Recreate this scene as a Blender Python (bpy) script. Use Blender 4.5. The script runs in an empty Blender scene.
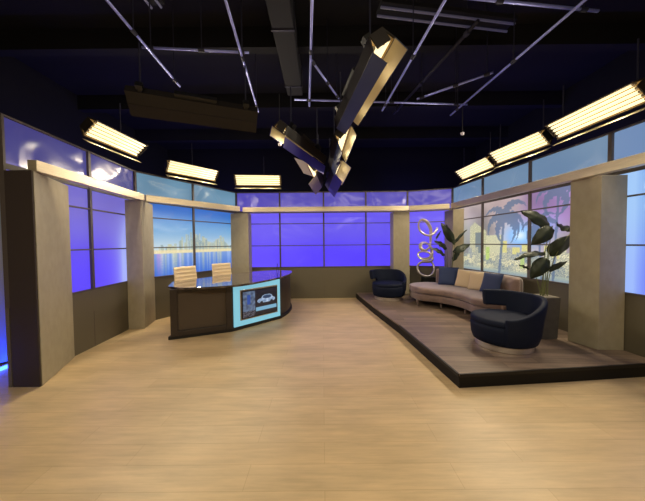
import bpy, math, random
from mathutils import Vector, Matrix, noise
random.seed(7)
SC = bpy.context.scene
COL = SC.collection
PI = math.pi
R = math.radians

# ------------------------------------------------------------------ materials
def s2l(c):
    return tuple((x/12.92 if x <= .04045 else ((x+.055)/1.055)**2.4) for x in c)
def rgb(r, g, b):
    return s2l((r/255, g/255, b/255))

def mat(name, color, rough=.6, metal=0, sheen=0, emit=None, estr=0, coat=0, bump=None, noisec=None, spec=None):
    m = bpy.data.materials.new(name); m.use_nodes = True
    nt = m.node_tree; b = nt.nodes['Principled BSDF']
    b.inputs['Base Color'].default_value = (*color, 1)
    b.inputs['Roughness'].default_value = rough
    b.inputs['Metallic'].default_value = metal
    if spec is not None: b.inputs['Specular IOR Level'].default_value = spec
    if sheen:
        b.inputs['Sheen Weight'].default_value = sheen; b.inputs['Sheen Roughness'].default_value = .4
    if coat: b.inputs['Coat Weight'].default_value = coat
    if emit:
        b.inputs['Emission Color'].default_value = (*emit, 1); b.inputs['Emission Strength'].default_value = estr
    if noisec or bump:
        tc = nt.nodes.new('ShaderNodeTexCoord'); mp = nt.nodes.new('ShaderNodeMapping')
        nt.links.new(tc.outputs['Object'], mp.inputs['Vector'])
    if noisec:   # (color2, scale, (sx,sy,sz))
        mp.inputs['Scale'].default_value = noisec[2]
        n = nt.nodes.new('ShaderNodeTexNoise'); n.inputs['Scale'].default_value = noisec[1]; n.inputs['Detail'].default_value = 6
        nt.links.new(mp.outputs[0], n.inputs['Vector'])
        r = nt.nodes.new('ShaderNodeValToRGB'); r.color_ramp.elements[0].position = .35; r.color_ramp.elements[1].position = .65
        r.color_ramp.elements[0].color = (*color, 1); r.color_ramp.elements[1].color = (*noisec[0], 1)
        nt.links.new(n.outputs[0], r.inputs[0]); nt.links.new(r.outputs[0], b.inputs['Base Color'])
    if bump:     # (scale, strength, distance)
        n2 = nt.nodes.new('ShaderNodeTexNoise'); n2.inputs['Scale'].default_value = bump[0]; n2.inputs['Detail'].default_value = 4
        nt.links.new((mp if noisec else tc).outputs[0 if noisec else 'Object'], n2.inputs['Vector'])
        bp = nt.nodes.new('ShaderNodeBump'); bp.inputs['Strength'].default_value = bump[1]; bp.inputs['Distance'].default_value = bump[2]
        nt.links.new(n2.outputs[0], bp.inputs['Height']); nt.links.new(bp.outputs[0], b.inputs['Normal'])
    return m

def plank_mat(name, c1, c2, mortar, width, length, rough, tint=.5, angle=0):
    m = bpy.data.materials.new(name); m.use_nodes = True
    nt = m.node_tree; b = nt.nodes['Principled BSDF']; N = nt.nodes.new; K = nt.links.new
    tc = N('ShaderNodeTexCoord'); rot = N('ShaderNodeMapping'); rot.inputs['Rotation'].default_value = (0, 0, angle)
    K(tc.outputs['Object'], rot.inputs['Vector'])
    br = N('ShaderNodeTexBrick'); br.offset = .37; br.inputs['Scale'].default_value = 1
    br.inputs['Brick Width'].default_value = length; br.inputs['Row Height'].default_value = width
    br.inputs['Mortar Size'].default_value = .0022; br.inputs['Mortar Smooth'].default_value = .3; br.inputs['Bias'].default_value = 0
    br.inputs['Color1'].default_value = (*c1, 1); br.inputs['Color2'].default_value = (*c2, 1); br.inputs['Mortar'].default_value = (*mortar, 1)
    K(rot.outputs[0], br.inputs['Vector'])
    mp = N('ShaderNodeMapping'); mp.inputs['Scale'].default_value = (1.2, 14, 1); K(rot.outputs[0], mp.inputs['Vector'])
    n = N('ShaderNodeTexNoise'); n.inputs['Scale'].default_value = 2.2; n.inputs['Detail'].default_value = 8; n.inputs['Roughness'].default_value = .65
    K(mp.outputs[0], n.inputs['Vector'])
    mp2 = N('ShaderNodeMapping'); mp2.inputs['Scale'].default_value = (1, 3.2, 1); K(rot.outputs[0], mp2.inputs['Vector'])
    n2 = N('ShaderNodeTexNoise'); n2.inputs['Scale'].default_value = 1.7; n2.inputs['Detail'].default_value = 5; K(mp2.outputs[0], n2.inputs['Vector'])
    ad = N('ShaderNodeMath'); ad.operation = 'ADD'; K(n.outputs[0], ad.inputs[0]); K(n2.outputs[0], ad.inputs[1])
    rp = N('ShaderNodeMapRange'); rp.inputs[1].default_value = .7; rp.inputs[2].default_value = 1.3
    rp.inputs[3].default_value = 1-tint; rp.inputs[4].default_value = 1+tint*.35
    K(ad.outputs[0], rp.inputs[0])
    mx = N('ShaderNodeMix'); mx.data_type = 'RGBA'; mx.blend_type = 'MULTIPLY'; mx.inputs['Factor'].default_value = 1
    K(br.outputs['Color'], mx.inputs[6]); K(rp.outputs[0], mx.inputs[7]); K(mx.outputs[2], b.inputs['Base Color'])
    bp = N('ShaderNodeBump'); bp.inputs['Strength'].default_value = .15; bp.inputs['Distance'].default_value = .002
    K(ad.outputs[0], bp.inputs['Height']); K(bp.outputs[0], b.inputs['Normal'])
    b.inputs['Roughness'].default_value = rough
    return m

def graphic_mat(name, strength, rough=.2, bump=0.0, spec=.5):
    """backlit printed film: the picture comes from the mesh colour attribute"""
    m = bpy.data.materials.new(name); m.use_nodes = True
    nt = m.node_tree; b = nt.nodes['Principled BSDF']; N = nt.nodes.new; K = nt.links.new
    a = N('ShaderNodeAttribute'); a.attribute_name = 'col'
    b.inputs['Base Color'].default_value = (.03, .03, .05, 1)
    b.inputs['Roughness'].default_value = rough; b.inputs['Specular IOR Level'].default_value = spec
    K(a.outputs['Color'], b.inputs['Emission Color']); b.inputs['Emission Strength'].default_value = strength
    if bump:
        tc = N('ShaderNodeTexCoord'); n = N('ShaderNodeTexNoise'); n.inputs['Scale'].default_value = 1.7; n.inputs['Detail'].default_value = 1.2
        n.inputs['Distortion'].default_value = .8
        K(tc.outputs['Object'], n.inputs['Vector'])
        bp = N('ShaderNodeBump'); bp.inputs['Strength'].default_value = 1; bp.inputs['Distance'].default_value = bump
        K(n.outputs[0], bp.inputs['Height']); K(bp.outputs[0], b.inputs['Normal'])
    return m

M = {}
M['floor'] = plank_mat('pale_oak_planks', rgb(220, 192, 148), rgb(214, 185, 140), rgb(200, 170, 126), .19, 1.35, .40, .22)
M['riser'] = plank_mat('grey_brown_planks', rgb(152, 130, 112), rgb(118, 100, 86), rgb(66, 54, 46), .13, 1.1, .45, .35, R(4))
M['riser_edge'] = mat('riser_black', rgb(9, 8, 9), .6, spec=.3)
M['black_wall'] = mat('black_drape', rgb(7, 7, 13), .9)
M['ceiling'] = mat('dark_ceiling', rgb(8, 8, 20), .9, noisec=(rgb(5, 5, 13), 1.2, (1, 5, 1)))
M['wainscot'] = mat('olive_brown_panel', rgb(104, 97, 80), .5)
M['plinth'] = mat('set_board', rgb(84, 74, 58), .6)
M['pillar'] = mat('pillar_beige', rgb(168, 158, 134), .65, noisec=(rgb(161, 151, 127), 14, (1, 1, .6)), bump=(90, .12, .001))
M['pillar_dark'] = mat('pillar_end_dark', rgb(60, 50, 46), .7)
M['beam'] = mat('brushed_metal_beam', rgb(218, 203, 174), .36, .5, noisec=(rgb(200, 186, 158), 6, (1, 1, 30)), bump=(40, .15, .002))
M['mullion'] = mat('dark_mullion', rgb(88, 80, 76), .5)
M['g_main'] = graphic_mat('backlit_film', 1.0, .2, .02, .5)
M['g_top'] = graphic_mat('glossy_backlit_film', 1.0, .2, .06, .6)
M['screen'] = graphic_mat('tv_screen', 1.0, .2)
M['desk'] = mat('desk_dark_bronze', rgb(52, 43, 38), .4)
M['desk_panel'] = mat('desk_recess_bronze', rgb(82, 70, 58), .45)
M['desk_top'] = mat('black_gloss_marbled_reflection', rgb(22, 20, 24), .06, 0, coat=.6, noisec=(rgb(120, 106, 98), 6, (1, 1, 1)))  # pale brown mottling paints in a marbled reflection
M['cyan'] = mat('cyan_light_panel', rgb(70, 120, 130), .4, emit=rgb(140, 208, 230), estr=.78)
M['bezel'] = mat('bronze_bezel', rgb(190, 170, 150), .4, .4)
M['black'] = mat('matte_black', rgb(20, 20, 22), .5)
M['navy'] = mat('navy_velvet', rgb(10, 20, 44), .7, spec=.25)
M['navy_p'] = mat('navy_pillow', rgb(36, 52, 94), .7, sheen=.4)
M['taupe'] = mat('taupe_velvet', rgb(142, 118, 108), .6, sheen=.7, noisec=(rgb(118, 97, 90), 5, (1, 1, 1)))
M['tan'] = mat('tan_pillow', rgb(216, 192, 156), .75, sheen=.3)
M['chrome'] = mat('chrome', rgb(228, 218, 208), .3, .85)
M['silver'] = mat('silver_leaf', rgb(240, 228, 218), .25, .6)
M['cream'] = mat('cream_leather', rgb(252, 226, 180), .5)
M['leaf'] = mat('leaf_green', rgb(22, 33, 14), .5, noisec=(rgb(34, 46, 20), 6, (1, 1, 1)))
M['stem'] = mat('stem_green', rgb(110, 116, 66), .5)
M['planter'] = mat('grey_planter', rgb(74, 70, 68), .6, noisec=(rgb(84, 80, 76), 10, (1, 1, 1)))
M['soil'] = mat('pale_gravel', rgb(190, 180, 160), .9, bump=(80, .8, .01))
M['housing'] = mat('fixture_housing', rgb(34, 28, 24), .5)
M['housing_brown'] = mat('fixture_housing_brown', rgb(24, 17, 11), .7)
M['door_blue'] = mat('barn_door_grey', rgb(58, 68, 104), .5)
M['door_blue_lit'] = mat('barn_door_blue_lit', rgb(50, 42, 150), .5)  # blue light falling on the door is put into its base colour
M['reflector'] = mat('reflector_gold', rgb(165, 138, 88), .5, .2)
M['door_in'] = mat('barn_door_inside', rgb(160, 148, 120), .5, .2)
M['tube'] = mat('lit_tube', rgb(255, 240, 200), .5, emit=(1, .86, .52), estr=1.2)
M['pipe'] = mat('galvanised_pipe_blue_lit', rgb(165, 172, 250), .35, .4)  # tint of the blue light is painted into the metal colour
M['pipe_dark'] = mat('black_pipe', rgb(40, 40, 60), .5, .3)
M['duct'] = mat('duct_dark_grey', rgb(12, 12, 24), .8)
M['strip_light'] = mat('dim_ceiling_tube', rgb(105, 105, 130), .4, emit=rgb(95, 92, 125), estr=.15)
M['cable'] = mat('black_cable', rgb(30, 30, 34), .6)
M['curtain'] = mat('blue_white_curtain', rgb(200, 205, 235), .8)
M['led'] = mat('blue_led', rgb(60, 80, 255), .4, emit=(.02, .07, 1), estr=14)
M['red'] = mat('tiny_white', rgb(220, 215, 230), .4)

# ------------------------------------------------------------------ mesh helpers
class MB:
    def __init__(s): s.v = []; s.f = []
    def add(s, vs, fs):
        o = len(s.v); s.v += [tuple(p) for p in vs]; s.f += [tuple(i+o for i in f) for f in fs]
    def box(s, a, b, mtx=None):
        (x0, y0, z0), (x1, y1, z1) = a, b
        vs = [Vector(p) for p in ((x0,y0,z0),(x1,y0,z0),(x1,y1,z0),(x0,y1,z0),(x0,y0,z1),(x1,y0,z1),(x1,y1,z1),(x0,y1,z1))]
        if mtx: vs = [mtx @ p for p in vs]
        s.add(vs, [(0,3,2,1),(4,5,6,7),(0,1,5,4),(1,2,6,5),(2,3,7,6),(3,0,4,7)])
    def prism(s, pts, z0, z1, top=None):
        n = len(pts); top = top or pts
        s.add([(x,y,z0) for x,y in pts]+[(x,y,z1) for x,y in top],
              [tuple(range(n-1,-1,-1)), tuple(range(n,2*n))]+[(i,(i+1)%n,n+(i+1)%n,n+i) for i in range(n)])
    def rings(s, rings, closed=False, caps=True):
        n = len(rings[0]); o = []
        for r in rings: o += [tuple(p) for p in r]
        fs = []; m = len(rings)
        for i in range(m if closed else m-1):
            a = i*n; b = ((i+1)%m)*n
            for j in range(n): k=(j+1)%n; fs.append((a+j,a+k,b+k,b+j))
        if caps and not closed: fs += [tuple(range(n-1,-1,-1)), tuple(range((m-1)*n,m*n))]
        s.add(o, fs)
    def tube(s, path, r, n=10, closed=False):
        P = [Vector(p) for p in path]; rs = r if isinstance(r,(list,tuple)) else [r]*len(P)
        out = []; up = None
        for i, p in enumerate(P):
            if closed: t = P[(i+1)%len(P)]-P[i-1]
            else: t = P[min(i+1,len(P)-1)]-P[max(i-1,0)]
            t.normalize()
            if up is None: up = Vector((0,0,1)) if abs(t.z)<.9 else Vector((1,0,0))
            a = t.cross(up); a.normalize(); b = a.cross(t); up = b
            out.append([p+(a*math.cos(2*PI*k/n)+b*math.sin(2*PI*k/n))*rs[i] for k in range(n)])
        s.rings(out, closed)
    def lathe(s, prof, c=(0,0,0), n=40):
        s.rings([[(c[0]+r*math.cos(2*PI*k/n), c[1]+r*math.sin(2*PI*k/n), c[2]+z) for k in range(n)] for r,z in prof])
    def grid(s, g):
        h=len(g); w=len(g[0])
        s.add([p for row in g for p in row], [(i*w+j,i*w+j+1,(i+1)*w+j+1,(i+1)*w+j) for i in range(h-1) for j in range(w-1)])
    def build(s, name, m, parent=None, smooth=False, bevel=0, subsurf=0, solid=0):
        me = bpy.data.meshes.new(name); me.from_pydata(s.v, [], s.f); me.update()
        import bmesh
        b = bmesh.new(); b.from_mesh(me); bmesh.ops.recalc_face_normals(b, faces=b.faces); b.to_mesh(me); b.free()
        o = bpy.data.objects.new(name, me); COL.objects.link(o)
        me.materials.append(M[m] if isinstance(m,str) else m)
        if smooth:
            for p in me.polygons: p.use_smooth = True
        if solid:
            md = o.modifiers.new('solid','SOLIDIFY'); md.thickness = solid; md.offset = 0
        if bevel:
            md = o.modifiers.new('bevel','BEVEL'); md.width = bevel; md.segments = 2; md.limit_method = 'ANGLE'
        if subsurf:
            md = o.modifiers.new('sub','SUBSURF'); md.levels = subsurf; md.render_levels = subsurf
        if parent: o.parent = parent
        return o

def tag(o, label=None, cat=None, group=None, kind=None):
    if label: o['label'] = label
    if cat: o['category'] = cat
    if group: o['group'] = group
    if kind: o['kind'] = kind
    return o
def empty(name, loc=(0,0,0), rz=0):
    o = bpy.data.objects.new(name, None); o.empty_display_size = .1; COL.objects.link(o)
    o.location = loc; o.rotation_euler = (0,0,rz); return o
def copy_tree(o, parent=None):
    c = o.copy(); COL.objects.link(c); c.parent = parent
    for ch in list(o.children): copy_tree(ch, c)
    return c
def lerp(a, b, t): return tuple(x+(y-x)*t for x, y in zip(a, b))
def sm(a, b, x):
    t = max(0, min(1, (x-a)/(b-a))); return t*t*(3-2*t)
def nz(x, y, z=0): return noise.noise(Vector((x, y, z)))

# ------------------------------------------------------------------ room shell
b = MB(); b.box((-5.4,-4.2,-.1),(5.4,9,0)); tag(b.build('floor','floor'), kind='structure')
b = MB(); b.box((-5.4,-4.2,4.7),(5.4,9,4.8)); tag(b.build('ceiling','ceiling'), kind='structure')
b = MB(); b.box((-5.4,8.8,0),(5.4,9,4.7)); tag(b.build('wall_back','black_wall'), kind='structure')
b = MB(); b.box((-5.4,-4.2,0),(-5.2,8.8,4.7)); tag(b.build('wall_far_left','black_wall'), kind='structure')
b = MB(); b.box((5.2,-4.2,0),(5.4,8.8,4.7)); tag(b.build('wall_far_right','black_wall'), kind='structure')
b = MB(); b.box((-5.2,-4.2,0),(5.2,-4.0,4.7)); tag(b.build('wall_front','black_wall'), kind='structure')

# low stage on the right
RZ = .146
stage = [(1.385,2.60),(2.5,2.69),(3.71,2.80),(3.67,3.32),(3.33,6.63),(2.31,6.98),(.90,6.95),(.95,6.4),(1.07,5.4),(1.25,4.18)]
b = MB(); b.prism(stage, 0, RZ-.022); o = b.build('stage_riser','riser_edge')
tag(o, 'low black-edged platform with grey-brown plank top carrying the sofa and armchairs', 'platform')
def inset(pts, d):
    cx = sum(p[0] for p in pts)/len(pts); cy = sum(p[1] for p in pts)/len(pts)
    return [(x+(cx-x)*d, y+(cy-y)*d) for x, y in pts]
b = MB(); b.prism(stage, RZ-.022, RZ); b.build('plank_deck','riser',o)
def rail(mb, p, q, z0, z1, w, inward=0):
    p=Vector((p[0],p[1],0)); q=Vector((q[0],q[1],0)); d=(q-p).normalized(); n=Vector((-d.y,d.x,0))
    a=[p-n*w/2,q-n*w/2,q+n*w/2,p+n*w/2]
    mb.prism([(v.x,v.y) for v in a], z0, z1)
b = MB(); rail(b,(1.39,2.597),(3.71,2.797),RZ-.03,RZ+.003,.02); rail(b,(1.383,2.60),(1.248,4.18),RZ-.03,RZ+.003,.02)
b.build('edge_trim', mat('edge_trim_metal', rgb(16,14,14), .5, .2), o)

# ------------------------------------------------------------------ scenic walls with backlit panes
SILL, LM, UM, BT, TOP = .851, 1.438, 2.027, 2.34, 2.868

def city_b(s, z):   # water, skyline, blue dusk sky
    W = 1.31
    if z < W:
        t = (W-z)/(W-SILL)
        c = lerp((.48,.62,.86),(.22,.42,.82),t)
        st = 0
        for cx, wd, col in CB_STREAK:
            k = .62*math.exp(-((s-cx)/wd)**2)*(1-.75*t)*(.75+.25*nz(s*60,z*40))
            c = lerp(c, col, min(.9,k))
        return c
    c = lerp((.80,.86,.88),(.46,.66,.84),sm(W,1.9,z)); c = lerp(c,(.20,.42,.76),sm(1.8,2.3,z))
    for x0,x1,h,col in CB_BLD:
        if x0<=s<=x1 and z<h:
            w = .5+.5*nz(s*260,z*110)
            c = lerp(c,lerp(col,(.90,.90,.76),max(0,min(1,w*1.0-.2))),.75)
    if z < W+.10:
        k = .5+.5*nz(s*140,z*60); c = lerp(c, lerp((.9,.78,.5),(1,.98,.85),k), .85*(1-sm(W+.05,W+.1,z)))
    return c
rs = random.Random(3)
CB_BLD = []
for i in range(100):
    x = rs.uniform(.16,.92); hgt = 1.42+.34*math.exp(-((x-.47)/.16)**2)*rs.uniform(.1,1)+.26*math.exp(-((x-.78)/.07)**2)*rs.uniform(.4,1)+rs.uniform(0,.07)
    CB_BLD.append((x, x+rs.uniform(.010,.024), hgt, rs.choice([(.50,.60,.64),(.62,.68,.64),(.40,.52,.60),(.72,.72,.58)])))
CB_STREAK = [(rs.uniform(.15,.95), rs.uniform(.006,.016), rs.choice([(1,.97,.8),(1,.8,.85),(.85,.9,1),(1,.95,.6)])) for _ in range(22)]
CB_STREAK.append((.16,.015,(1,.6,.85)))

def palm(s, z, cx, cz, R_, trunk_w, lean=0, seed=0):
    """coverage of a palm silhouette, coordinates in metres"""
    dx, dz = s-cx, z-cz; r = math.hypot(dx, dz)
    if dz < 0 and abs(dx-lean*dz) < trunk_w: return 1
    if r < R_:
        for k in range(9):
            a = -.5+k*(PI+1.0)/8+.25*math.sin(seed+k*2.3)
            # drooping frond
            t = r/R_; ad = a-(1.0*t*t if math.cos(a)>0 else -1.0*t*t)
            d = math.atan2(dz, dx); d = (d-ad+PI) % (2*PI)-PI
            if abs(d)*r < R_*.21*(1-t)**.6*(1+.25*math.sin(r*90)): return 1
    return 0
def city_e(y, z):   # y = distance along the side wall (world y), decreasing to the right
    c = lerp((.64,.64,.62),(.74,.68,.68),sm(5.9,5.0,y)); c = lerp(c,(.68,.54,.76),sm(4.9,4.3,y)*sm(1.5,1.9,z))
    c = lerp(c,(.78,.66,.66),.5*sm(1.7,2.2,z)*sm(4.2,5.2,y))
    n = nz(y*1.7,z*2.6,3); c = tuple(x*(1+.28*n) for x in c)
    g = math.exp(-((y-4.66)/.34)**2-((z-1.60)/.22)**2); c = lerp(c,(.52,.76,1.0),min(1,g*1.2)); g=math.exp(-((y-4.66)/.13)**2-((z-1.60)/.09)**2); c=lerp(c,(.88,.96,1),g)
    g = math.exp(-((y-4.2)/.2)**2-((z-1.7)/.18)**2); c = lerp(c,(.45,.62,.9),g*.7)
    # hotel with outlined lights
    xh = (6.0-y)
    if 0 < xh < .52 and z > 1.15:
        top = 1.93-.6*abs(xh-.16)
        if z < top:
            c = (.50,.54,.54) if .18 < xh < .40 and z < 1.7 else (.90,.89,.72)
            if not (.18 < xh < .40 and z<1.7): c = tuple(q*(.8+.5*max(0,nz(y*70,z*60))) for q in c)
    if .52 <= xh < .95 and z < 1.62 and z > 1.1:
        c = lerp((.66,.67,.58),(.97,.94,.74),.5+.5*nz(y*60,z*60))
    # other tall blocks
    for a0,a1,h in ((4.95,5.1,1.5),(4.66,4.82,1.38),(4.5,4.62,1.44),(4.02,4.2,1.42),(3.95,4.0,1.5)):
        if a0 < y < a1 and z < h: c = lerp((.72,.70,.44),(1,.96,.60),.5+.5*nz(y*90,z*70))
    # blocks of the town with lit windows
    if z < 1.42:
        for row,(zb,hh,wd) in enumerate(((1.12,.27,.11),(1.02,.20,.085),(.94,.16,.07))):
            cell=math.floor(y/wd+row*.37); hv=.5+.5*math.sin(cell*12.9898+row*78.2); hv2=(math.sin(cell*39.425+row*3.1)*43758.5)%1
            if z < zb+hh*(.35+.65*hv2):
                wn=nz(y*85,z*95,row)
                base=lerp((.46,.52,.55),(.68,.68,.58),hv); c=lerp(base,(1,.96,.76),sm(-.15,.3,wn)*(.55+.45*hv))
                if hv2>.94: c=lerp(c,(.66,.84,.30),.5)
        if z<.94: c=lerp(c,lerp((.56,.62,.60),(.92,.92,.72),.5+.5*nz(y*30,z*60)),.8)
    if z < .97: c = lerp(c,(.52,.60,.66),sm(.97,.86,z)*.8)
    for p in ((5.02,1.95,.52,.03,.10,1),(4.30,1.74,.34,.018,-.06,3),(3.98,2.28,.42,.02,.05,5)):
        if palm(-y,z,-p[0],p[1],p[2],p[3],p[4],p[5]): c = lerp(c,(.36,.44,.55),.78)
    return c

def paint(seg, s, z, p, L):
    top = z > BT+.02
    w = .5+.5*nz(p[0]*1.6+p[1]*1.3, z*2.1, 5)
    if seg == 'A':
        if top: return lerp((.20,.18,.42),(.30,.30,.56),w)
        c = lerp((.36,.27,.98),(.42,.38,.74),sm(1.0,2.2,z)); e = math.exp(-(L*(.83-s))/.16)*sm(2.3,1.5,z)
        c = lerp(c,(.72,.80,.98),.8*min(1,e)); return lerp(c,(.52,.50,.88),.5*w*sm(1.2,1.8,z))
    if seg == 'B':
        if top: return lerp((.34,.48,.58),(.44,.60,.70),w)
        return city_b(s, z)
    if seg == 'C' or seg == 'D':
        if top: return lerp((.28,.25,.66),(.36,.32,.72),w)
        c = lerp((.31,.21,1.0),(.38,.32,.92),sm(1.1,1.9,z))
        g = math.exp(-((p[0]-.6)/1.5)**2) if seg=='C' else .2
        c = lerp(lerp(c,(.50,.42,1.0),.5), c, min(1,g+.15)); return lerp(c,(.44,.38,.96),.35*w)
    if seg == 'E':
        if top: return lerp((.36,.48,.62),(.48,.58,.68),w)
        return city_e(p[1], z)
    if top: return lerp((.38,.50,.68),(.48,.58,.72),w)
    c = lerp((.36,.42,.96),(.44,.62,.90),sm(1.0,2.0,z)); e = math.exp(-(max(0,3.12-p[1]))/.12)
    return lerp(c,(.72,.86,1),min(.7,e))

def colour_mesh(o, fn):
    me = o.data; a = me.color_attributes.new('col','FLOAT_COLOR','POINT')
    for i, v in enumerate(me.vertices):
        a.data[i].color = (*s2l([max(0,min(1,x)) for x in fn(v.co)]), 1)

def seg_wall(key, p, q, seams, name, wn, label=None, step=.03, th=.10):
    P=Vector((p[0],p[1],0)); Q=Vector((q[0],q[1],0)); d=(Q-P); L=d.length; d.normalize(); n=Vector((d.y,-d.x,0))  # n = towards the room
    if n.dot(Vector((0,3.5,0))-P) < 0: n = -n
    def q4(mb, s0, s1, off0, off1, z0, z1):
        a=[P+d*s0+n*off0, P+d*s1+n*off0, P+d*s1+n*off1, P+d*s0+n*off1]; mb.prism([(v.x,v.y) for v in a], z0, z1)
    # solid lower wall + frame around
    b = MB(); q4(b,0,L,-th,0,0,SILL); w = tag(b.build(name,'wainscot'), kind='structure')
    b = MB(); q4(b,0,L,-th,-.025,TOP-.01,TOP+.02); b.build('top_cap','mullion',w)
    b = MB(); q4(b,0,L,-th,-th+.01,SILL,TOP); b.build('lightbox_back','plinth',w)
    b = MB()
    for s in seams:
        if 0 < s < L: q4(b,s-.003,s+.003,-.001,.002,.0,SILL*.62)
    if b.v: b.build('panel_seam','mullion',w)
    # window: main film, upper film, mullions
    f = MB()
    q4(f,0,L,-.03,.012,SILL-.012,SILL+.012); q4(f,0,L,-.03,.008,LM-.010,LM+.010); q4(f,0,L,-.03,.008,UM-.010,UM+.010)
    q4(f,0,L,-.022,.004,BT-.03,BT+.03); q4(f,0,L,-.05,.008,TOP-.014,TOP+.006)
    for s,hw in [(.010,.012)]+[(q_,.020) for q_ in seams]+[(L-.010,.012)]:
        q4(f,s-hw,s+hw,-.03,.014,SILL,TOP)
    win = f.build(wn,'mullion'); tag(win, kind='structure')
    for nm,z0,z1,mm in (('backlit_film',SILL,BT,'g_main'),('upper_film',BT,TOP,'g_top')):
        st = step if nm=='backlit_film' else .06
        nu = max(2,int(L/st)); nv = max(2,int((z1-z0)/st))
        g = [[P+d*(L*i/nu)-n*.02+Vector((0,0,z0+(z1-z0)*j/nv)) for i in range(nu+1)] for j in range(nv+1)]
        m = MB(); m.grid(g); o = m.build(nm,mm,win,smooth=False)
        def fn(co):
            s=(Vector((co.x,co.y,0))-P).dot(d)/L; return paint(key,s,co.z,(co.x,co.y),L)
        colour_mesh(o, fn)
    return w

A0=(-3.31,2.70); A1=(-3.47,4.83); B1=(-2.30,6.96); C1=(2.31,7.0); D1=(3.34,6.65); E1=(3.68,3.32); F1=(3.78,1.95)
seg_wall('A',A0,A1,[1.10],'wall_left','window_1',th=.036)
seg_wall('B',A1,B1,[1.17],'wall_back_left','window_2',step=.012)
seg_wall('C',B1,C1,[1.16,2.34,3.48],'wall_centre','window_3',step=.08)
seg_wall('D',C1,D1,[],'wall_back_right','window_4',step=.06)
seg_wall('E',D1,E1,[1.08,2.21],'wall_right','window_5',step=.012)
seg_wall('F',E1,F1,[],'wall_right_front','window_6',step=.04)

# pillars
BB, BTOP = 2.285, 2.40
def pillar(pts, z0, label, dark=None):
    b = MB(); b.prism(pts, z0, BB); o = b.build('set_pillar','pillar', bevel=.004)
    tag(o, label, 'pillar', 'beige pillars between the backlit windows'); return o
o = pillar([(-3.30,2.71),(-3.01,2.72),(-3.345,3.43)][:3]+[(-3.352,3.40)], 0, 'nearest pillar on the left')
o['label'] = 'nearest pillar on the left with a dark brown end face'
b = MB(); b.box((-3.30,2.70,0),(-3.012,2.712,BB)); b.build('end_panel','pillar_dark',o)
pillar([(-3.44,4.52),(-3.19,4.58),(-3.33,5.10),(-3.455,4.84)],0,'slim beige pillar between the purple left window and the city skyline window')
pillar([(-2.37,6.70),(-1.90,6.66),(-1.90,6.945),(-2.295,6.94)],0,'beige pillar behind the desk between skyline window and the wide purple window')
pillar([(1.83,6.66),(2.24,6.63),(2.33,6.97),(1.83,6.985)],RZ,'beige pillar rising right behind the far navy armchair')
pillar([(3.16,6.69),(3.20,6.33),(3.37,6.15),(3.325,6.63)],RZ,'beige pillar in the back right corner behind the plant and silver sculpture')
pillar([(3.31,3.46),(3.39,3.15),(3.685,3.13),(3.655,3.46)],RZ,'broad beige pillar on the right beside the planter, bluish right face')

# header beams
def beam(p, q, label, zt=BTOP):
    P=Vector((p[0],p[1],0)); Q=Vector((q[0],q[1],0)); d=(Q-P).normalized(); n=Vector((-d.y,d.x,0))
    if n.dot(Vector((0,3.5,0))-P) > 0: n=-n
    a=[P,Q,Q+n*.09,P+n*.09]; b=MB(); b.prism([(v.x,v.y) for v in a],BB,zt)
    o=b.build('header_beam','beam',bevel=.003); tag(o,label,'beam','brushed metal header beams across the windows')
    return o
beam((-2.99,2.735),(-3.185,4.66),'header beam across the purple left window, ending at the foremost left pillar')
beam((-3.17,4.68),(-1.985,6.27),'header beam above the city skyline window behind the desk')
beam((-1.97,6.42),(2.15,6.42),'long straight header beam across the wide purple back window')
beam((2.16,6.42),(3.01,6.12),'short header beam above the narrow purple window by the sculpture')
beam((3.03,6.10),(3.37,2.1),'long header beam above the palm tree window on the right wall')

# ------------------------------------------------------------------ curtain and blue led strips at far left
b = MB(); g=[]
for j in (0,1):
    g.append([(-4.02+.03*math.sin(i*1.1),2.3+i*.05,.05+2.25*j) for i in range(61)])
b.grid(g); tag(b.build('side_curtain','curtain',smooth=True,solid=.006),'curtain glowing blue beyond the nearest left pillar','curtain')
b = MB(); b.box((-3.93,2.4,.0),(-3.88,5.2,.03)); tag(b.build('led_strip','led'),'bright blue light strip on the floor below the blue curtain','light strip')

# ------------------------------------------------------------------ anchor desk
desk = empty('anchor_desk',(-1.5,4.8,0)); tag(desk,'curved dark news desk with glossy black top and cyan-lit screen panel','desk')
def off(pts): return [(x+1.5,y-4.8) for x,y in pts]
def catmull(pts, k=6):
    out=[]; n=len(pts)
    for i in range(n-1):
        p0=pts[max(i-1,0)];p1=pts[i];p2=pts[i+1];p3=pts[min(i+2,n-1)]
        for j in range(k):
            t=j/k; out.append(tuple(.5*((2*b_)+(-a+c)*t+(2*a-5*b_+4*c-d)*t*t+(-a+3*b_-3*c+d)*t**3) for a,b_,c,d in zip(p0,p1,p2,p3)))
    return out+[tuple(pts[-1])]
front_top = catmull([(-2.49,4.12),(-2.05,3.97),(-1.47,4.16),(-1.12,4.56),(-.83,5.2),(-.715,5.85),(-.76,6.3)])
back_top = catmull([(-1.17,6.48),(-1.65,6.2),(-2.02,5.78),(-2.42,5.05),(-2.72,4.66)])
b = MB(); b.prism(off(front_top+back_top),.795,.83); b.build('desk_top','desk_top',desk,bevel=.006)
S0=(-2.40,4.03); S1=(-1.56,4.40); S2=(-.86,5.14)
rb = catmull([S2,(-.76,5.5),(-.745,5.9),(-.80,6.2)],5)
body = [S0,S1]+rb+[(-1.0,6.2),(-1.32,5.85),(-1.62,5.35),(-1.98,4.85),(-2.47,4.44)]
b = MB(); b.prism(off(body),.05,.795); b.build('body','desk',desk)
kick = [(-2.43,4.0),(-1.55,4.36),(-.83,5.12)]+[(x+.03,y) for x,y in rb[1:]]+[(-1.0,6.22),(-1.33,5.87),(-1.63,5.37),(-1.99,4.87),(-2.49,4.46)]
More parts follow.
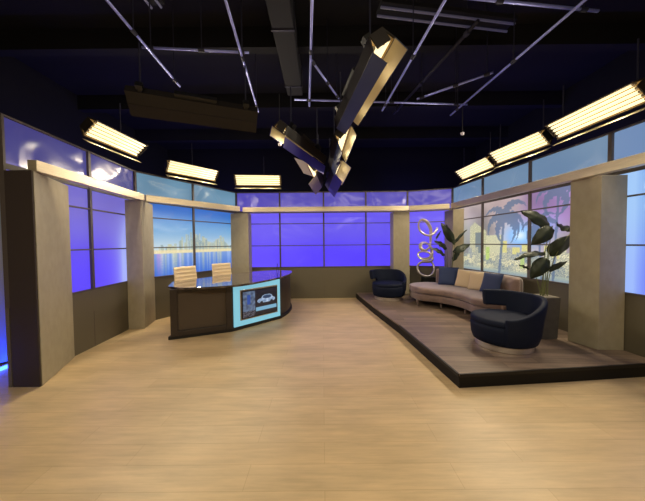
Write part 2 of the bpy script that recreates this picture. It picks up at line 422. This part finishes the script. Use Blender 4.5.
b = MB(); b.prism(off(kick),0,.055); b.build('plinth','black',desk,bevel=.004)
def on_face(p,q,s0,s1,o0,o1,z0,z1,mb):
    P=Vector((p[0]+1.5,p[1]-4.8,0)); Q=Vector((q[0]+1.5,q[1]-4.8,0)); d=(Q-P).normalized(); n=Vector((d.y,-d.x,0))
    a=[P+d*s0+n*o0,P+d*s1+n*o0,P+d*s1+n*o1,P+d*s0+n*o1]; mb.prism([(v.x,v.y) for v in a],z0,z1)
L1=math.dist(S0,S1); L2=math.dist(S1,S2)
b=MB(); on_face(S0,S1,.0,.10,0,.05,.055,.795,b); on_face(S0,S1,L1-.10,L1,0,.05,.055,.795,b); on_face(S0,S1,.1,L1-.1,0,.05,.055,.13,b); on_face(S0,S1,.1,L1-.1,0,.05,.74,.795,b)
b.build('front_frame','desk',desk,bevel=.004)
b=MB(); on_face(S0,S1,.1,L1-.1,.0,.008,.13,.74,b); b.build('recessed_panel','desk_panel',desk)
b=MB(); on_face(S1,S2,.02,L2-.02,0,.03,.06,.79,b); b.build('light_panel','cyan',desk,bevel=.003)
b=MB(); on_face(S1,S2,.13,L2-.095,.03,.045,.155,.69,b); b.build('screen_bezel','bezel',desk,bevel=.003)
b=MB(); on_face(S1,S2,.15,L2-.115,.045,.06,.175,.67,b); tv=b.build('monitor','black',desk,bevel=.002)
P=Vector((S1[0]+1.5,S1[1]-4.8,0)); Q=Vector((S2[0]+1.5,S2[1]-4.8,0)); dd=(Q-P).normalized(); nn=Vector((dd.y,-dd.x,0))
sw=L2-.115-.15-.04
b=MB(); b.grid([[P+dd*(.17+sw*i/90)+nn*.062+Vector((0,0,.195+.455*j/60)) for i in range(91)] for j in range(61)])
scr=b.build('screen','screen',tv)
def screen_paint(co):
    u=((Vector((co.x,co.y,0))-P).dot(dd)-.17)/sw; v=(co.z-.195)/.455
    if u<.34:
        c=lerp((.16,.20,.28),(.45,.55,.68),.5+.5*nz(u*14,v*9)); 
        if .12<u<.2 and .5<v<.85: c=(.12,.28,.6)
        if v<.22: c=(.10,.10,.13) if nz(u*30,v*30)<.1 else (.4,.4,.45)
        return c
    if v<.15: return (.03,.03,.05)
    if v<.30: return (.45,.66,.78) if u>.36 else (.1,.1,.12)
    c=(.03,.035,.07)
    if abs((u-.68)/.27)**3+abs((v-.55)/.10)**3<1 or abs((u-.70)/.17)**2.5+abs((v-.62)/.16)**2.5<1: c=lerp((.34,.46,.62),(.80,.86,.94),.5+.5*nz(u*12,v*14))
    if abs((u-.70)/.13)**2.5+abs((v-.68)/.07)**2.5<1: c=(.16,.24,.36)
    for wx in (.53,.84):
        if ((u-wx)/.045)**2+((v-.47)/.06)**2<1: c=(.05,.06,.09)
    if v>.85: c=lerp(c,(.08,.08,.14),.6)
    return c
colour_mesh(scr,screen_paint)
# cable behind the desk top
b=MB(); b.tube([(-1.1+1.5,6.4-4.8,.83),(-1.13+1.5,6.42-4.8,1.0),(-1.15+1.5,6.42-4.8,.83)],.006,6)
b.build('cable_grommet','cable',desk)

# ------------------------------------------------------------------ cream chairs behind the desk
def desk_chair(loc, face, label):
    e = empty('desk_chair',loc,face-PI/2)   # local +Y = facing
    tag(e,label,'chair','cream ribbed chairs behind the desk')
    b=MB(); rg=[]
    for j in range(29):
        t=j/28; z=.53+.52*t; rib=.010*abs(math.sin(t*PI*7)); w=.245-.012*t
        ring=[]
        for k in range(24):
            a=2*PI*k/24; cx=math.copysign(abs(math.cos(a))**.35,math.cos(a)); cy=math.copysign(abs(math.sin(a))**.6,math.sin(a))
            ring.append((cx*w, -.25-.06*t+cy*(.018+rib)+.05*(cx*w/.25)**2, z))
        rg.append(ring)
    b.rings(rg); b.build('backrest','cream',e,smooth=True)
    b=MB(); rg=[]
    for j in range(25):
        t=j/24; y=-.24+.48*t; rib=.008*abs(math.sin(t*PI*7))
        rg.append([(math.copysign(abs(math.cos(2*PI*k/20))**.35,math.cos(2*PI*k/20))*.25,y,.46+math.sin(2*PI*k/20)*(.025+rib)) for k in range(20)])
    b.rings(rg); b.build('seat','cream',e,smooth=True)
    b=MB(); b.lathe([(.025,.1),(.025,.43),(.06,.44)],n=16); b.build('gas_column','chrome',e,smooth=True)
    for k in range(5):
        a=2*PI*k/5; c,s_=math.cos(a),math.sin(a)
        b=MB(); b.tube([(0,0,.1),(c*.28,s_*.28,.07)],[.022,.014],8); ar=b.build('base_arm','chrome',e)
        b=MB(); m=Matrix.Translation((c*.28,s_*.28,.03)) @ Matrix.Rotation(a,4,'Z') @ Matrix.Rotation(PI/2,4,'X')
        b.rings([[m@Vector((.03*math.cos(2*PI*i/16),.03*math.sin(2*PI*i/16),z)) for i in range(16)] for z in (-.015,.015)]); b.build('caster','black',ar)
    return e
desk_chair((-2.54,5.06,0),math.atan2(-.478,.878),'cream ribbed office chair at the left end of the desk')
desk_chair((-2.13,5.80,0),math.atan2(-.60,.80),'cream ribbed office chair nearer the pillar behind the desk')

# ------------------------------------------------------------------ swivel armchairs
def armchair(loc, d0, label, sc=1.0):
    e = empty('swivel_armchair',loc,d0); e.scale=(sc,sc,sc*1.09)
    tag(e,label,'armchair','navy curved swivel armchairs')
    b=MB(); b.lathe([(.0,.0),(.36,.0),(.375,.006),(.375,.075),(.36,.08),(0,.08)],n=56); b.build('swivel_base','chrome',e,smooth=False)
    b=MB(); b.lathe([(0,.08),(.37,.08),(.405,.09),(.43,.16),(.44,.26),(.44,.30),(.43,.34),(0,.34)],n=64); b.build('seat_body','navy',e,smooth=True)
    b=MB(); b.lathe([(0,.335),(.42,.335),(.437,.345),(.44,.375),(.43,.405),(.39,.42),(.2,.43),(0,.432)],n=64); b.build('seat_cushion','navy',e,smooth=True)
    b=MB(); rg=[]; SP=214
    steps=[0,1.2,3,6]+[6+i*3 for i in range(1,13)]+[43,44,45,46,47]+[50+i*3 for i in range(0,55)]
    steps=[x for x in steps if x<SP-4]+[SP-4,SP-1.5,SP]
    for ph in steps:
        a=-R(ph)
        zt=.71-.25*sm(118,210,ph)
        zb=.475-.385*sm(42,47,ph)
        endk=1
        if ph<4: endk=.55+.45*math.sqrt(max(0,1-((4-ph)/4)**2))
        if ph>SP-4: endk=.55+.45*math.sqrt(max(0,1-((ph-SP+4)/4)**2))
        zm=(zt+zb)/2; hh=(zt-zb)/2; rr=.012+.0*ph
        flare=lambda z: .43+.045*sm(.08,.30,z)+.045*sm(.35,.68,z)
        th=.085
        ring=[]
        N=28
        for k in range(N):
            q=2*PI*k/N; cx=math.copysign(abs(math.cos(q))**.45,math.cos(q)); cz=math.copysign(abs(math.sin(q))**.35,math.sin(q))
            z=zm+cz*(hh*(1-(1-endk)*.15)); rad=flare(z)-th/2+cx*th/2*endk
            ring.append((rad*math.cos(a),rad*math.sin(a),z))
        rg.append(ring)
    b.rings(rg); b.build('wrap_backrest','navy',e,smooth=True)
    return e
armchair((2.35,3.34,RZ),R(92),'navy velvet swivel armchair at the front of the stage, beside the sofa end',.85)
armchair((1.58,6.2,RZ),R(168),'navy velvet swivel armchair at the back of the stage by the purple window',.87)

# ------------------------------------------------------------------ curved sofa
SX,SY=1.72,4.55
sofa = empty('curved_sofa',(SX,SY,RZ)); tag(sofa,'taupe velvet crescent sofa on short legs along the palm tree window','sofa')
def outr(th):  # outer radius by angle (deg)
    return 1.72+.20*math.exp(-((th-52)/22)**2)
def sofa_sweep(t0,t1,rin,rout,z0,z1,name,endround,e1=.42,parent=sofa,tuft=0,m='taupe',cr=.3,n=70):
    b=MB(); rg=[]; 
    for i in range(n+1):
        u=i/n; th=t0+(t1-t0)*(.5-.5*math.cos(u*PI))
        da=min(abs(th-t0),abs(th-t1)); k=1
        if da<endround: k=math.sqrt(max(0.0,1-((endround-da)/endround)**2))
        k=max(k,.12)
        ri,ro=rin(th),rout(th); rm=(ri+ro)/2; hw=(ro-ri)/2*k; a=R(th)
        zc=(z0+z1)/2; hz=(z1-z0)/2*(.8+.2*k)
        ring=[]
        N=32
        for q in range(N):
            w=2*PI*q/N; cx=math.copysign(abs(math.cos(w))**cr,math.cos(w)); cz=math.copysign(abs(math.sin(w))**e1,math.sin(w))
            r=rm+cx*hw; z=zc+cz*hz
            if tuft and cx<0: r+=tuft*(.5-.5*math.cos(th*2*PI/7))*(-cx)*(0.5+.5*math.cos((z-zc)*2*PI/.18))
            ring.append((r*math.cos(a),r*math.sin(a),z))
        rg.append(ring)
    b.rings(rg); return b.build(name,m,parent,smooth=True)
sofa_sweep(78,-25,lambda t:.855,lambda t:outr(t)-.03,.115,.27,'base_frame',17,.25,cr=.22)
sofa_sweep(79,-26,lambda t:.83,lambda t:outr(t)-.02,.26,.405,'seat_cushion',18,.55,cr=.25)
sofa_sweep(58,-8,lambda t:outr(t)-.22,lambda t:outr(t),.30,.735,'sofa_backrest',5,.4,tuft=.02,cr=.6)
for th,r in ((72,1.0),(70,1.5),(45,.98),(40,1.7),(15,.98),(12,1.6),(-15,.98),(-12,1.5)):
    x,y=r*math.cos(R(th)),r*math.sin(R(th))
    b=MB(); b.lathe([(.013,0),(.02,.06),(.026,.125)],(x,y,0),12); b.build('leg','taupe',sofa,smooth=True)

def cushion(th,r,size,mname,label,yaw=0,tilt=16,z=.40,roll=0):
    x,y=SX+r*math.cos(R(th)),SY+r*math.sin(R(th))
    b=MB(); n=18
    top=[];bot=[]
    for j in range(n+1):
        rt=[];rb_=[]
        for i in range(n+1):
            u=-1+2*i/n; v=-1+2*j/n
            px=u*(1-.07*(1-v*v)*0-.05*(1-abs(v))) ; pz=v*(1-.05*(1-abs(u)))
            h=.30*((1-u**4)*(1-v**4))**.6+.02
            rt.append((px*size/2,-h*size/2*.62,pz*size/2)); rb_.append((px*size/2,h*size/2*.62,pz*size/2))
        top.append(rt);bot.append(rb_)
    b.grid(top);b.grid(bot[::-1])
    # rim
    def rimpts(g): return [g[0][i] for i in range(n+1)]+[g[j][n] for j in range(1,n+1)]+[g[n][i] for i in range(n-1,-1,-1)]+[g[j][0] for j in range(n-1,0,-1)]
    A=rimpts(top);Bm=rimpts(bot); m=len(A); b.add(A+Bm,[(i,(i+1)%m,m+(i+1)%m,m+i) for i in range(m)])
    o=b.build('throw_pillow',mname,smooth=True)
    # pillow's +Y axis points outwards to the backrest, leaning
    M_=Matrix.Translation((x,y,RZ+z+size/2*math.cos(R(tilt))+.01)) @ Matrix.Rotation(R(th-90+yaw),4,'Z') @ Matrix.Rotation(-R(tilt),4,'X') @ Matrix.Rotation(R(roll),4,'Y')
    o.matrix_world=M_
    tag(o,label,'pillow','throw pillows on the curved sofa'); return o
cushion(46.5,1.50,.40,'navy_p','leftmost navy pillow on the sofa, in front of the leafy plant',yaw=10)
cushion(32,1.44,.36,'tan','tan pillow leaning beside the leftmost navy pillow',yaw=6,roll=5)
cushion(19.5,1.38,.36,'tan','tan pillow touching the right navy pillow',yaw=6,roll=-3)
cushion(6.5,1.37,.38,'navy_p','right-hand navy pillow on the sofa just above the front armchair',yaw=12,tilt=20)

# ------------------------------------------------------------------ looped metal sculpture
sc_ = empty('loop_sculpture',(2.66,6.60,RZ)); tag(sc_,'tall silver looping ribbon sculpture behind the left end of the sofa','sculpture')
pxs=[(426,264.5),(431,265.5),(434,270),(433,276),(428,280),(422.5,279.5),(418.5,276),(418,270),(422,266),(429,265.5),(431.5,262),(428,256.5),(421,255.8),(418,259),(421,262.8),(428,262),(431,257),(430,250),(425,246.5),(420.5,248),(419.5,252),(423,254.5),(428.5,252),(430.8,247),(430.5,241),(429.5,233),(425,226),(420.5,224.3),(418.8,228),(420,234),(424,238.5),(429,239.5),(433.5,236.5),(437,232)]
loop=[]
for i,(px,py) in enumerate(pxs):
    k=6.6/258; loop.append(((px-426)*k, .06*math.sin(i*1.15), (1.5-(py-246.0)*k)-RZ))
loop=catmull(loop,6)
b=MB(); 
rg=[]
for i,p in enumerate(loop):
    p=Vector(p); t=(Vector(loop[min(i+1,len(loop)-1)])-Vector(loop[max(i-1,0)])).normalized()
    s_=Vector((0,1,0)); s_=(s_-t*s_.dot(t)).normalized(); u=t.cross(s_)
    tw=.6*math.sin(i*.09); s2=s_*math.cos(tw)+u*math.sin(tw); u2=u*math.cos(tw)-s_*math.sin(tw)
    w=.052*(1-.55*sm(.8,1,i/len(loop)))
    rg.append([p+s2*w*math.cos(2*PI*k/10)+u2*.026*math.sin(2*PI*k/10) for k in range(10)])
b.rings(rg); b.build('ribbon','silver',sc_,smooth=True)
b=MB(); b.box((-.10,-.10,0),(.22,.10,.45)); b.build('pedestal','black',sc_,bevel=.006)

# ------------------------------------------------------------------ plants
def leaf(parent, base, tip, bend, width, facing, m='leaf', stem_from=None):
    """blade from base to tip (Vectors), bowed by bend; facing = approx normal"""
    B=Vector(base);T=Vector(tip);F=Vector(facing).normalized(); L=(T-B).length; ax=(T-B).normalized()
    side=ax.cross(F).normalized(); F=side.cross(ax).normalized()
    n=12;g=[]
    for i in range(n+1):
        t=i/n; c=B+(T-B)*t+F*bend*math.sin(t*PI)
        w=width*(math.sin(PI*min(1,t*.93+.05)**.72))**.85 if t<1 else .001
        row=[]
        for k in range(-4,5):
            u=k/4; row.append(c+side*u*w/2 - F*abs(u)*w*.16 + F*.012*math.sin(t*17+k)*abs(u))
        g.append(row)
    b=MB(); b.grid(g); return b.build('leaf',m,parent,smooth=True,solid=.003)
def plant(loc, potfn, leaves, label, D):
    e=empty('potted_plant',loc); tag(e,label,'plant'); zt=potfn(e)
    x0,y0,z0=loc
    for (bx,by,tx,ty,w,dy,fc,bend) in leaves:
        k=(y0+dy)/258
        def W(px,py,d2=0): 
            kk=(y0+dy+d2)/258; return Vector(((px-322.5)*kk-x0, dy+d2, 1.5-(py-(243.0+(px-322)*-.0098*0))*kk-z0))
        Bp=W(bx,by); Tp=W(tx,ty,.06)
        leaf(e,Bp,Tp,bend,w,fc)
        st=Vector((random.uniform(-.04,.04),random.uniform(-.04,.04),zt)); mid=(st+Bp)/2+Vector((0,0,.05)); mid.x=st.x*.5+Bp.x*.5-(Bp.x-st.x)*.18
        b=MB(); b.tube(catmull([tuple(st),tuple(mid),tuple(Bp),tuple(Bp+(Tp-Bp)*.08)],6),[.0055-.002*i/18 for i in range(19)],8); b.build('stem','stem',e,smooth=True)
    return e
def pot_square(e):
    b=MB(); t=.135; q=.115; b.prism([(-q,-q),(q,-q),(q,q),(-q,q)],0,.575,[(-t,-t),(t,-t),(t,t),(-t,t)]); b.build('planter_box','planter',e,bevel=.006)
    b=MB(); t=.12; b.prism([(-t,-t),(t,-t),(t,t),(-t,t)],.575,.583); b.build('gravel','soil',e); return .58
def pot_round(e):
    b=MB(); b.lathe([(0,0),(.09,0),(.12,.05),(.13,.35),(.125,.36),(.11,.34),(0,.33)],n=32); b.build('pot','planter',e,smooth=False)
    return .33
# (leaf base px, leaf tip px, width m, depth offset, facing normal, bend)
plant((3.03,6.14,RZ),pot_round,[
 (453,243,441,224,.20,-.05,(-.3,-1,.3),.05),(455,246,446,226,.16,.06,(.6,-1,.3),.03),
 (455,244,467,231,.07,-.32,(.3,-1,.2),-.02),(445,256,430,249,.2,-.1,(0,-.6,1),.05),(447,250,434,242,.18,.02,(-.2,-.8,1),.05),
 (454,254,470,246,.19,-.34,(.1,-.7,1),.06),(453,262,460,250,.12,-.16,(.4,-1,.4),.03),(436,240,441,232,.05,.1,(0,-1,.1),.0),
 ],'leafy green plant with upright stems behind the leftmost navy pillow',6.14)
plant((3.10,3.62,RZ),pot_square,[
 (549,228,520,213,.20,.0,(-.3,-1,.5),.05),(552,230,531,247,.20,-.06,(.1,-1,.4),.04),
 (549,256,573,238,.21,.02,(.3,-1,.3),.04),(573,231,556,225,.13,.04,(.2,-1,.6),-.03),
 (545,255,514,262,.11,-.05,(0,-.7,1),.05),(547,261,531,281,.20,-.1,(-.2,-1,.4),.03),(530,271,519,267,.05,.05,(0,-.8,.6),.01),
 (549,273,567,264,.08,-.06,(0,-.8,.8),.03),
 ],'broad-leaved plant in a tall grey planter beside the right pillar',3.62)

# ------------------------------------------------------------------ hanging fluorescent fixtures
def hang_fixture(p0,p1,odir,label,group,W=.27,ntube=5,low=25,high=75,dl=.17,hm='housing',dm='housing',ztop=3.7,power=50,rods=(.25,.75),swap=False,lamp=True):
    p0=Vector(p0);p1=Vector(p1);X=(p1-p0).normalized();L=(p1-p0).length
    o=Vector(odir); o=(o-X*o.dot(X)).normalized(); Z=-o; Y=Z.cross(X)
    mtx=Matrix.Translation((p0+p1)/2) @ Matrix((X,Y,Z)).transposed().to_4x4()
    e=empty('tube_light_fixture'); e.matrix_world=mtx
    tag(e,label,'light fixture',group)
    lo=-1 if Y.z>0 else 1
    if swap: lo=-lo
    h=L/2; w=W/2
    # trough: outer housing
    prof=[(-w,-.0),(-w*.62,.10),(w*.62,.10),(w,0),(w+.012,0),(w*.66,.118),(-w*.66,.118),(-w-.012,0)]
    b=MB(); b.rings([[(x,y,z) for y,z in prof] for x in (-h,h)]); 
    b.box((-h-.006,-w*.64,.0),(-h+.004,w*.64,.118)); b.box((h-.004,-w*.64,.0),(h+.006,w*.64,.118)); hs=b.build('housing',hm,e)
    b=MB(); b.grid([[(x,y*.97,z-.006) for y,z in ((-w,0),(-w*.62,.10),(w*.62,.10),(w,0))] for x in (-h+.01,h-.01)]); b.build('reflector','reflector',e,solid=.003)
    for i in range(ntube):
        y=-w*.78+2*w*.78*i/(ntube-1)
        b=MB(); b.tube([(-h+.04,y,.025),(h-.04,y,.025)],min(.0185,w*.22),12); t=b.build('fluorescent_tube','tube',e,smooth=True)
        
        for xa,xb in ((-h+.012,-h+.05),(h-.05,h-.012)):
            b=MB(); b.tube([(xa,y,.025),(xb,y,.025)],min(.016,w*.22),12); b.build('socket','door_in',t)
    for sgn,ang in ((lo,low),(-lo,high)):
        if ang is None: continue
        a=R(ang); dirv=Vector((0,sgn*math.sin(a),-math.cos(a))); nrm=Vector((0,sgn*math.cos(a),math.sin(a)))
        H0=Vector((0,sgn*(w+.008),-.004)) if dl>.141 else Vector((0,sgn*(w+.04),-.02))
        def slab(off0,off1,m,nm,par,mar=0):
            vs=[]
            for s in (-h+mar,h-mar):
                for (u,v) in ((0+mar,off0),(dl-mar,off0),(dl-mar,off1),(mar,off1)):
                    vs.append(Vector((s,0,0))+H0+dirv*u+nrm*v)
            bb=MB(); bb.add(vs,[(0,1,2,3),(7,6,5,4),(0,4,5,1),(1,5,6,2),(2,6,7,3),(3,7,4,0)]); return bb.build(nm,m,par)
        dr=slab(0,.005,dm,'barn_door',e)
        slab(-.003,0,'door_in','inner_face',dr,.004)
    # rods up to grid
    inv=mtx.inverted()
    for r in rods:
        c=p0+(p1-p0)*r; 
        b=MB(); b.tube([inv@(c+Z*.115),inv@Vector((c.x+Z.x*.115,c.y+Z.y*.115,ztop))],.008,8)
        b.build('hanging_rod','pipe_dark',e)
        b=MB(); xx=(r-.5)*L; b.box((xx-.02,-w*.5,.118),(xx+.02,w*.5,.14)); b.box((xx-.035,-.035,.14),(xx+.035,.035,.19)); b.build('yoke_clamp','black',e)
    b=MB(); b.box((-L*.16,-w*.4,.118),(L*.16,w*.4,.165)); b.build('ballast_box','black',e)
    if lamp and power:
        for k in (-.25,.25):
            ld=bpy.data.lights.new('tube_glow','SPOT'); ld.energy=power; ld.color=(1,.85,.60); ld.spot_size=R(165); ld.spot_blend=.6; ld.shadow_soft_size=.03
            lo_=bpy.data.objects.new('tube_glow',ld); COL.objects.link(lo_); lo_.parent=e; lo_.location=(k*L,0,-.03)
    return e
ZF=3.07
GL='lit fluorescent fixtures above the left half of the set'; GR='lit fluorescent fixtures above the right wall'
def inward(p0,p1,e,c=(.2,4.3)):
    d=Vector((p1[0]-p0[0],p1[1]-p0[1],0)).normalized(); n=Vector((d.y,-d.x,0))
    if n.dot(Vector((c[0]-p0[0],c[1]-p0[1],0)))<0: n=-n
    return n*math.cos(R(e))+Vector((0,0,-math.sin(R(e))))
p=((-3.10,3.50,ZF),(-3.02,4.42,ZF)); hang_fixture(*p,inward(*p,48),'lit tube fixture above the left purple window, nearest on the left',GL,rods=(.62,),low=-15,high=None,dl=.10)
p=((-3.10,5.22,ZF),(-2.42,6.05,ZF)); hang_fixture(*p,inward(*p,40),'lit tube fixture above the skyline window',GL,rods=(.5,),low=-8,high=None,dl=.10)
p=((-2.16,6.42,ZF),(-1.02,6.52,ZF)); hang_fixture(*p,inward(*p,30),'lit tube fixture facing forward above the pillar behind the desk',GL,rods=(.62,),low=0,high=None,dl=.10)
p=((3.27,6.25,ZF),(3.34,5.16,ZF)); hang_fixture(*p,inward(*p,45),'farthest lit tube fixture of the row over the right wall',GR,rods=(.1,.9),low=-12,high=None,dl=.10)
p=((3.26,4.99,ZF),(3.41,3.98,ZF)); hang_fixture(*p,inward(*p,45),'middle lit tube fixture of the row over the right wall',GR,rods=(.1,.9),low=-12,high=None,dl=.10)
p=((3.35,3.82,ZF),(3.40,2.78,ZF)); hang_fixture(*p,inward(*p,45),'nearest and largest lit tube fixture over the right wall',GR,rods=(.1,.9),low=-12,high=None,dl=.10)
# overhead cluster
GM='dark tube fixtures hung in the middle of the grid'
hang_fixture((-2.14,2.92,3.13),(-.84,3.40,3.13),(.35,.95,-.45),'long dark unlit-backed fixture hung left of centre, seen from behind',GM,hm='housing_brown',dm='housing_brown',W=.15,low=5,high=None,dl=.142,power=4,rods=(.1,.9))
hang_fixture((.52,2.16,3.12),(.30,3.55,3.12),(.75,0,-1),'large fixture pointing at the camera, hung centre, one barn door brightly lit',GM,W=.22,ntube=4,low=-22,high=15,dl=.142,dm='door_blue',power=4,rods=(.1,.9))
hang_fixture((.33,3.72,3.05),(.27,4.75,2.98),(.9,-.1,-.7),'second fixture hung just beyond the large central one',GM,W=.3,low=-25,high=30,dl=.16,dm='door_blue',power=4,rods=(.5,),swap=True)
hang_fixture((-.58,3.60,3.06),(-.03,4.50,2.93),(-.5,.5,-.8),'fixture with a side coloured as if blue-lit, hung left of the central pair',GM,W=.26,low=-30,high=30,dl=.14,dm='door_blue_lit',power=4,rods=(.15,.8),swap=True)
hang_fixture((-.20,4.78,2.88),(-.10,5.85,2.88),(-.75,-.2,-.6),'small fixture with a beige open door, low in the central cluster',GM,W=.3,low=10,high=60,dl=.22,dm='door_in',power=3,rods=(.5,))
hang_fixture((.32,4.95,2.95),(.22,6.0,2.85),(.8,.1,-.5),'small dark fixture, lowest and farthest in the central cluster',GM,W=.28,low=-10,high=20,dl=.22,dm='door_blue_lit',power=3,rods=(.5,),swap=True)

# ------------------------------------------------------------------ ceiling grid
PZ=3.72
def pipe(p,q,label,r=.014,m='pipe',group='metal pipes of the ceiling grid'):
    e=MB(); e.tube([p,q],r,10); o=e.build('grid_pipe',m,smooth=True); tag(o,label,'pipe',group); 
    P=Vector(p);Q=Vector(q);d=(Q-P)
    for t in (.08,.55,.93):
        c=P+d*t; b=MB(); b.tube([c-d.normalized()*.035,c+d.normalized()*.035],r*1.55,10); b.tube([c,Vector((c.x,c.y,4.70))],.006,6); b.build('hanger_clamp','pipe_dark',o)
    return o
pipe((-1.90,1.6,PZ),(-1.985,3.70,PZ),'bright grid pipe furthest left, running away from the camera')
pipe((-.78,1.6,PZ),(-1.06,4.42,PZ),'grid pipe running away above the desk side of the room')
pipe((-.02,1.6,PZ),(-.19,4.25,PZ),'grid pipe just left of the central fixtures, running away')
pipe((1.20,1.6,PZ),(1.03,4.42,PZ),'grid pipe coloured as if blue-lit, right of the central fixture, running away')
pipe((2.52,1.6,PZ),(2.27,4.6,PZ),'grid pipe furthest right, running away over the stage')
pipe((-2.05,3.03,PZ+.045),(-.85,3.13,PZ+.045),'short cross pipe joining the two left grid pipes')
pipe((-.42,4.14,PZ+.045),(2.42,4.34,PZ+.045),'long cross pipe at the far end of the grid')
pipe((.40,2.36,PZ+.045),(2.75,2.62,PZ+.045),'cross pipe nearest the camera at the top of the view')
pipe((1.55,4.24,PZ+.09),(2.36,3.60,PZ+.09),'short diagonal brace pipe near the far right of the grid',.016)
pipe((-.13,3.30,PZ+.09),(.28,4.20,PZ+.09),'short diagonal brace pipe beside the central fixture',.014)
pipe((1.97,3.3,4.25),(1.55,5.6,4.25),'dark pipe hung higher than the grid, above the stage',.024,'pipe_dark')
def ceiling_tube(p,q,label):
    e=empty('ceiling_strip_light',p); tag(e,label,'ceiling light','bare strip lights on the ceiling'); d=Vector(q)-Vector(p); n=Vector((-d.y,d.x,0)).normalized()
    b=MB(); 
    a=[Vector((0,0,0))-n*.1,d-n*.1,d+n*.1,n*.1]; b.prism([(v.x,v.y) for v in a],.05,.10); b.build('tray','duct',e)
    for s in (-1,1):
        b=MB(); b.tube([n*.06*s+Vector((0,0,.02)),d+n*.06*s+Vector((0,0,.02))],.014,10); b.build('lamp_tube','strip_light',e,smooth=True)
    b=MB(); 
    for t in (.2,.8): b.tube([d*t+Vector((0,0,.1)),d*t+Vector((0,0,.4))],.006,6)
    b.build('hanger','pipe_dark',e)
ceiling_tube((.72,3.24,4.3),(2.52,3.50,4.3),'long pale twin-tube strip light on the ceiling right of centre')
ceiling_tube((-1.99,2.5,4.3),(-1.95,3.16,4.3),'short pale strip light at the top left of the view')
d_=MB(); d_.box((-.62,1.5,4.25),(-.34,4.9,4.6)); o=d_.build('air_duct','duct',bevel=.01); tag(o,'dark square air duct running along the ceiling above the centre','duct')
for y in (2.2,3.4,4.6):
    b=MB(); b.box((-.63,y,4.24),(-.33,y+.03,4.61)); b.build('flange','pipe_dark',o)
b=MB()
for y in (3.9,5.6,7.3): b.box((-5.2,y,4.4),(5.2,y+.14,4.7))
tag(b.build('trim_1','ceiling'),kind='structure')
def hang(p,label):
    x,y,z=p; b=MB(); b.tube([(x,y,z),(x,y,PZ)],.006,6); o=b.build('hanging_cable','cable'); tag(o,label,'cable')
    b=MB(); b.lathe([(0,-.05),(.025,-.04),(.03,-.01),(.012,.0),(0,.0)],(x,y,z),12); b.build('plug','red',o)
hang((2.32,4.3,3.3),'thin black cable with a small plug dangling from the right grid pipe')
hang((-.62,3.9,3.0),'thin cable with pale plug dangling below the long dark fixture')

# ------------------------------------------------------------------ added rear fill lamps and blue wash
def area(loc,rot,size,sy,power,color,name):
    ld=bpy.data.lights.new(name,'AREA'); ld.shape='RECTANGLE'; ld.size=size; ld.size_y=sy; ld.energy=power; ld.color=color
    o=bpy.data.objects.new(name,ld); COL.objects.link(o); o.location=loc; o.rotation_euler=rot; return o
# added warm fill lamps, unseen behind the camera, over the open floor
area((-1.2,-1.2,3.6),(R(18),0,0),2.4,.5,72,(1,.86,.62),'rear_fill_light')
area((1.6,-1.2,3.6),(R(18),0,0),2.4,.5,72,(1,.86,.62),'rear_fill_light')
# blue wash washers between the scenic walls and the drapes
for x,y in ((-4.4,5.5),(-2.8,7.9),(2.8,7.9),(4.4,5.2)):
    ld=bpy.data.lights.new('blue_wash','POINT'); ld.energy=42; ld.color=(.16,.14,1); ld.shadow_soft_size=.1
    o=bpy.data.objects.new('blue_wash',ld); COL.objects.link(o); o.location=(x,y,2.3)

w=bpy.data.worlds.new('World'); SC.world=w; w.use_nodes=True
w.node_tree.nodes['Background'].inputs[0].default_value=(.02,.02,.05,1); w.node_tree.nodes['Background'].inputs[1].default_value=.15

# ------------------------------------------------------------------ camera
cd=bpy.data.cameras.new('Camera'); cd.sensor_fit='HORIZONTAL'; cd.sensor_width=36; cd.lens=36*258.12/645; cd.clip_start=.05
cam=bpy.data.objects.new('Camera',cd); COL.objects.link(cam)
cam.matrix_world=Matrix.Translation((0,0,1.5)) @ Matrix.Rotation(R(90)-.029256,4,'X') @ Matrix.Rotation(-.009847,4,'Z')
SC.camera=cam
SC.view_settings.view_transform='Standard'; SC.view_settings.look='None'; SC.view_settings.exposure=0; SC.view_settings.gamma=1
SC.view_settings.use_curve_mapping=False
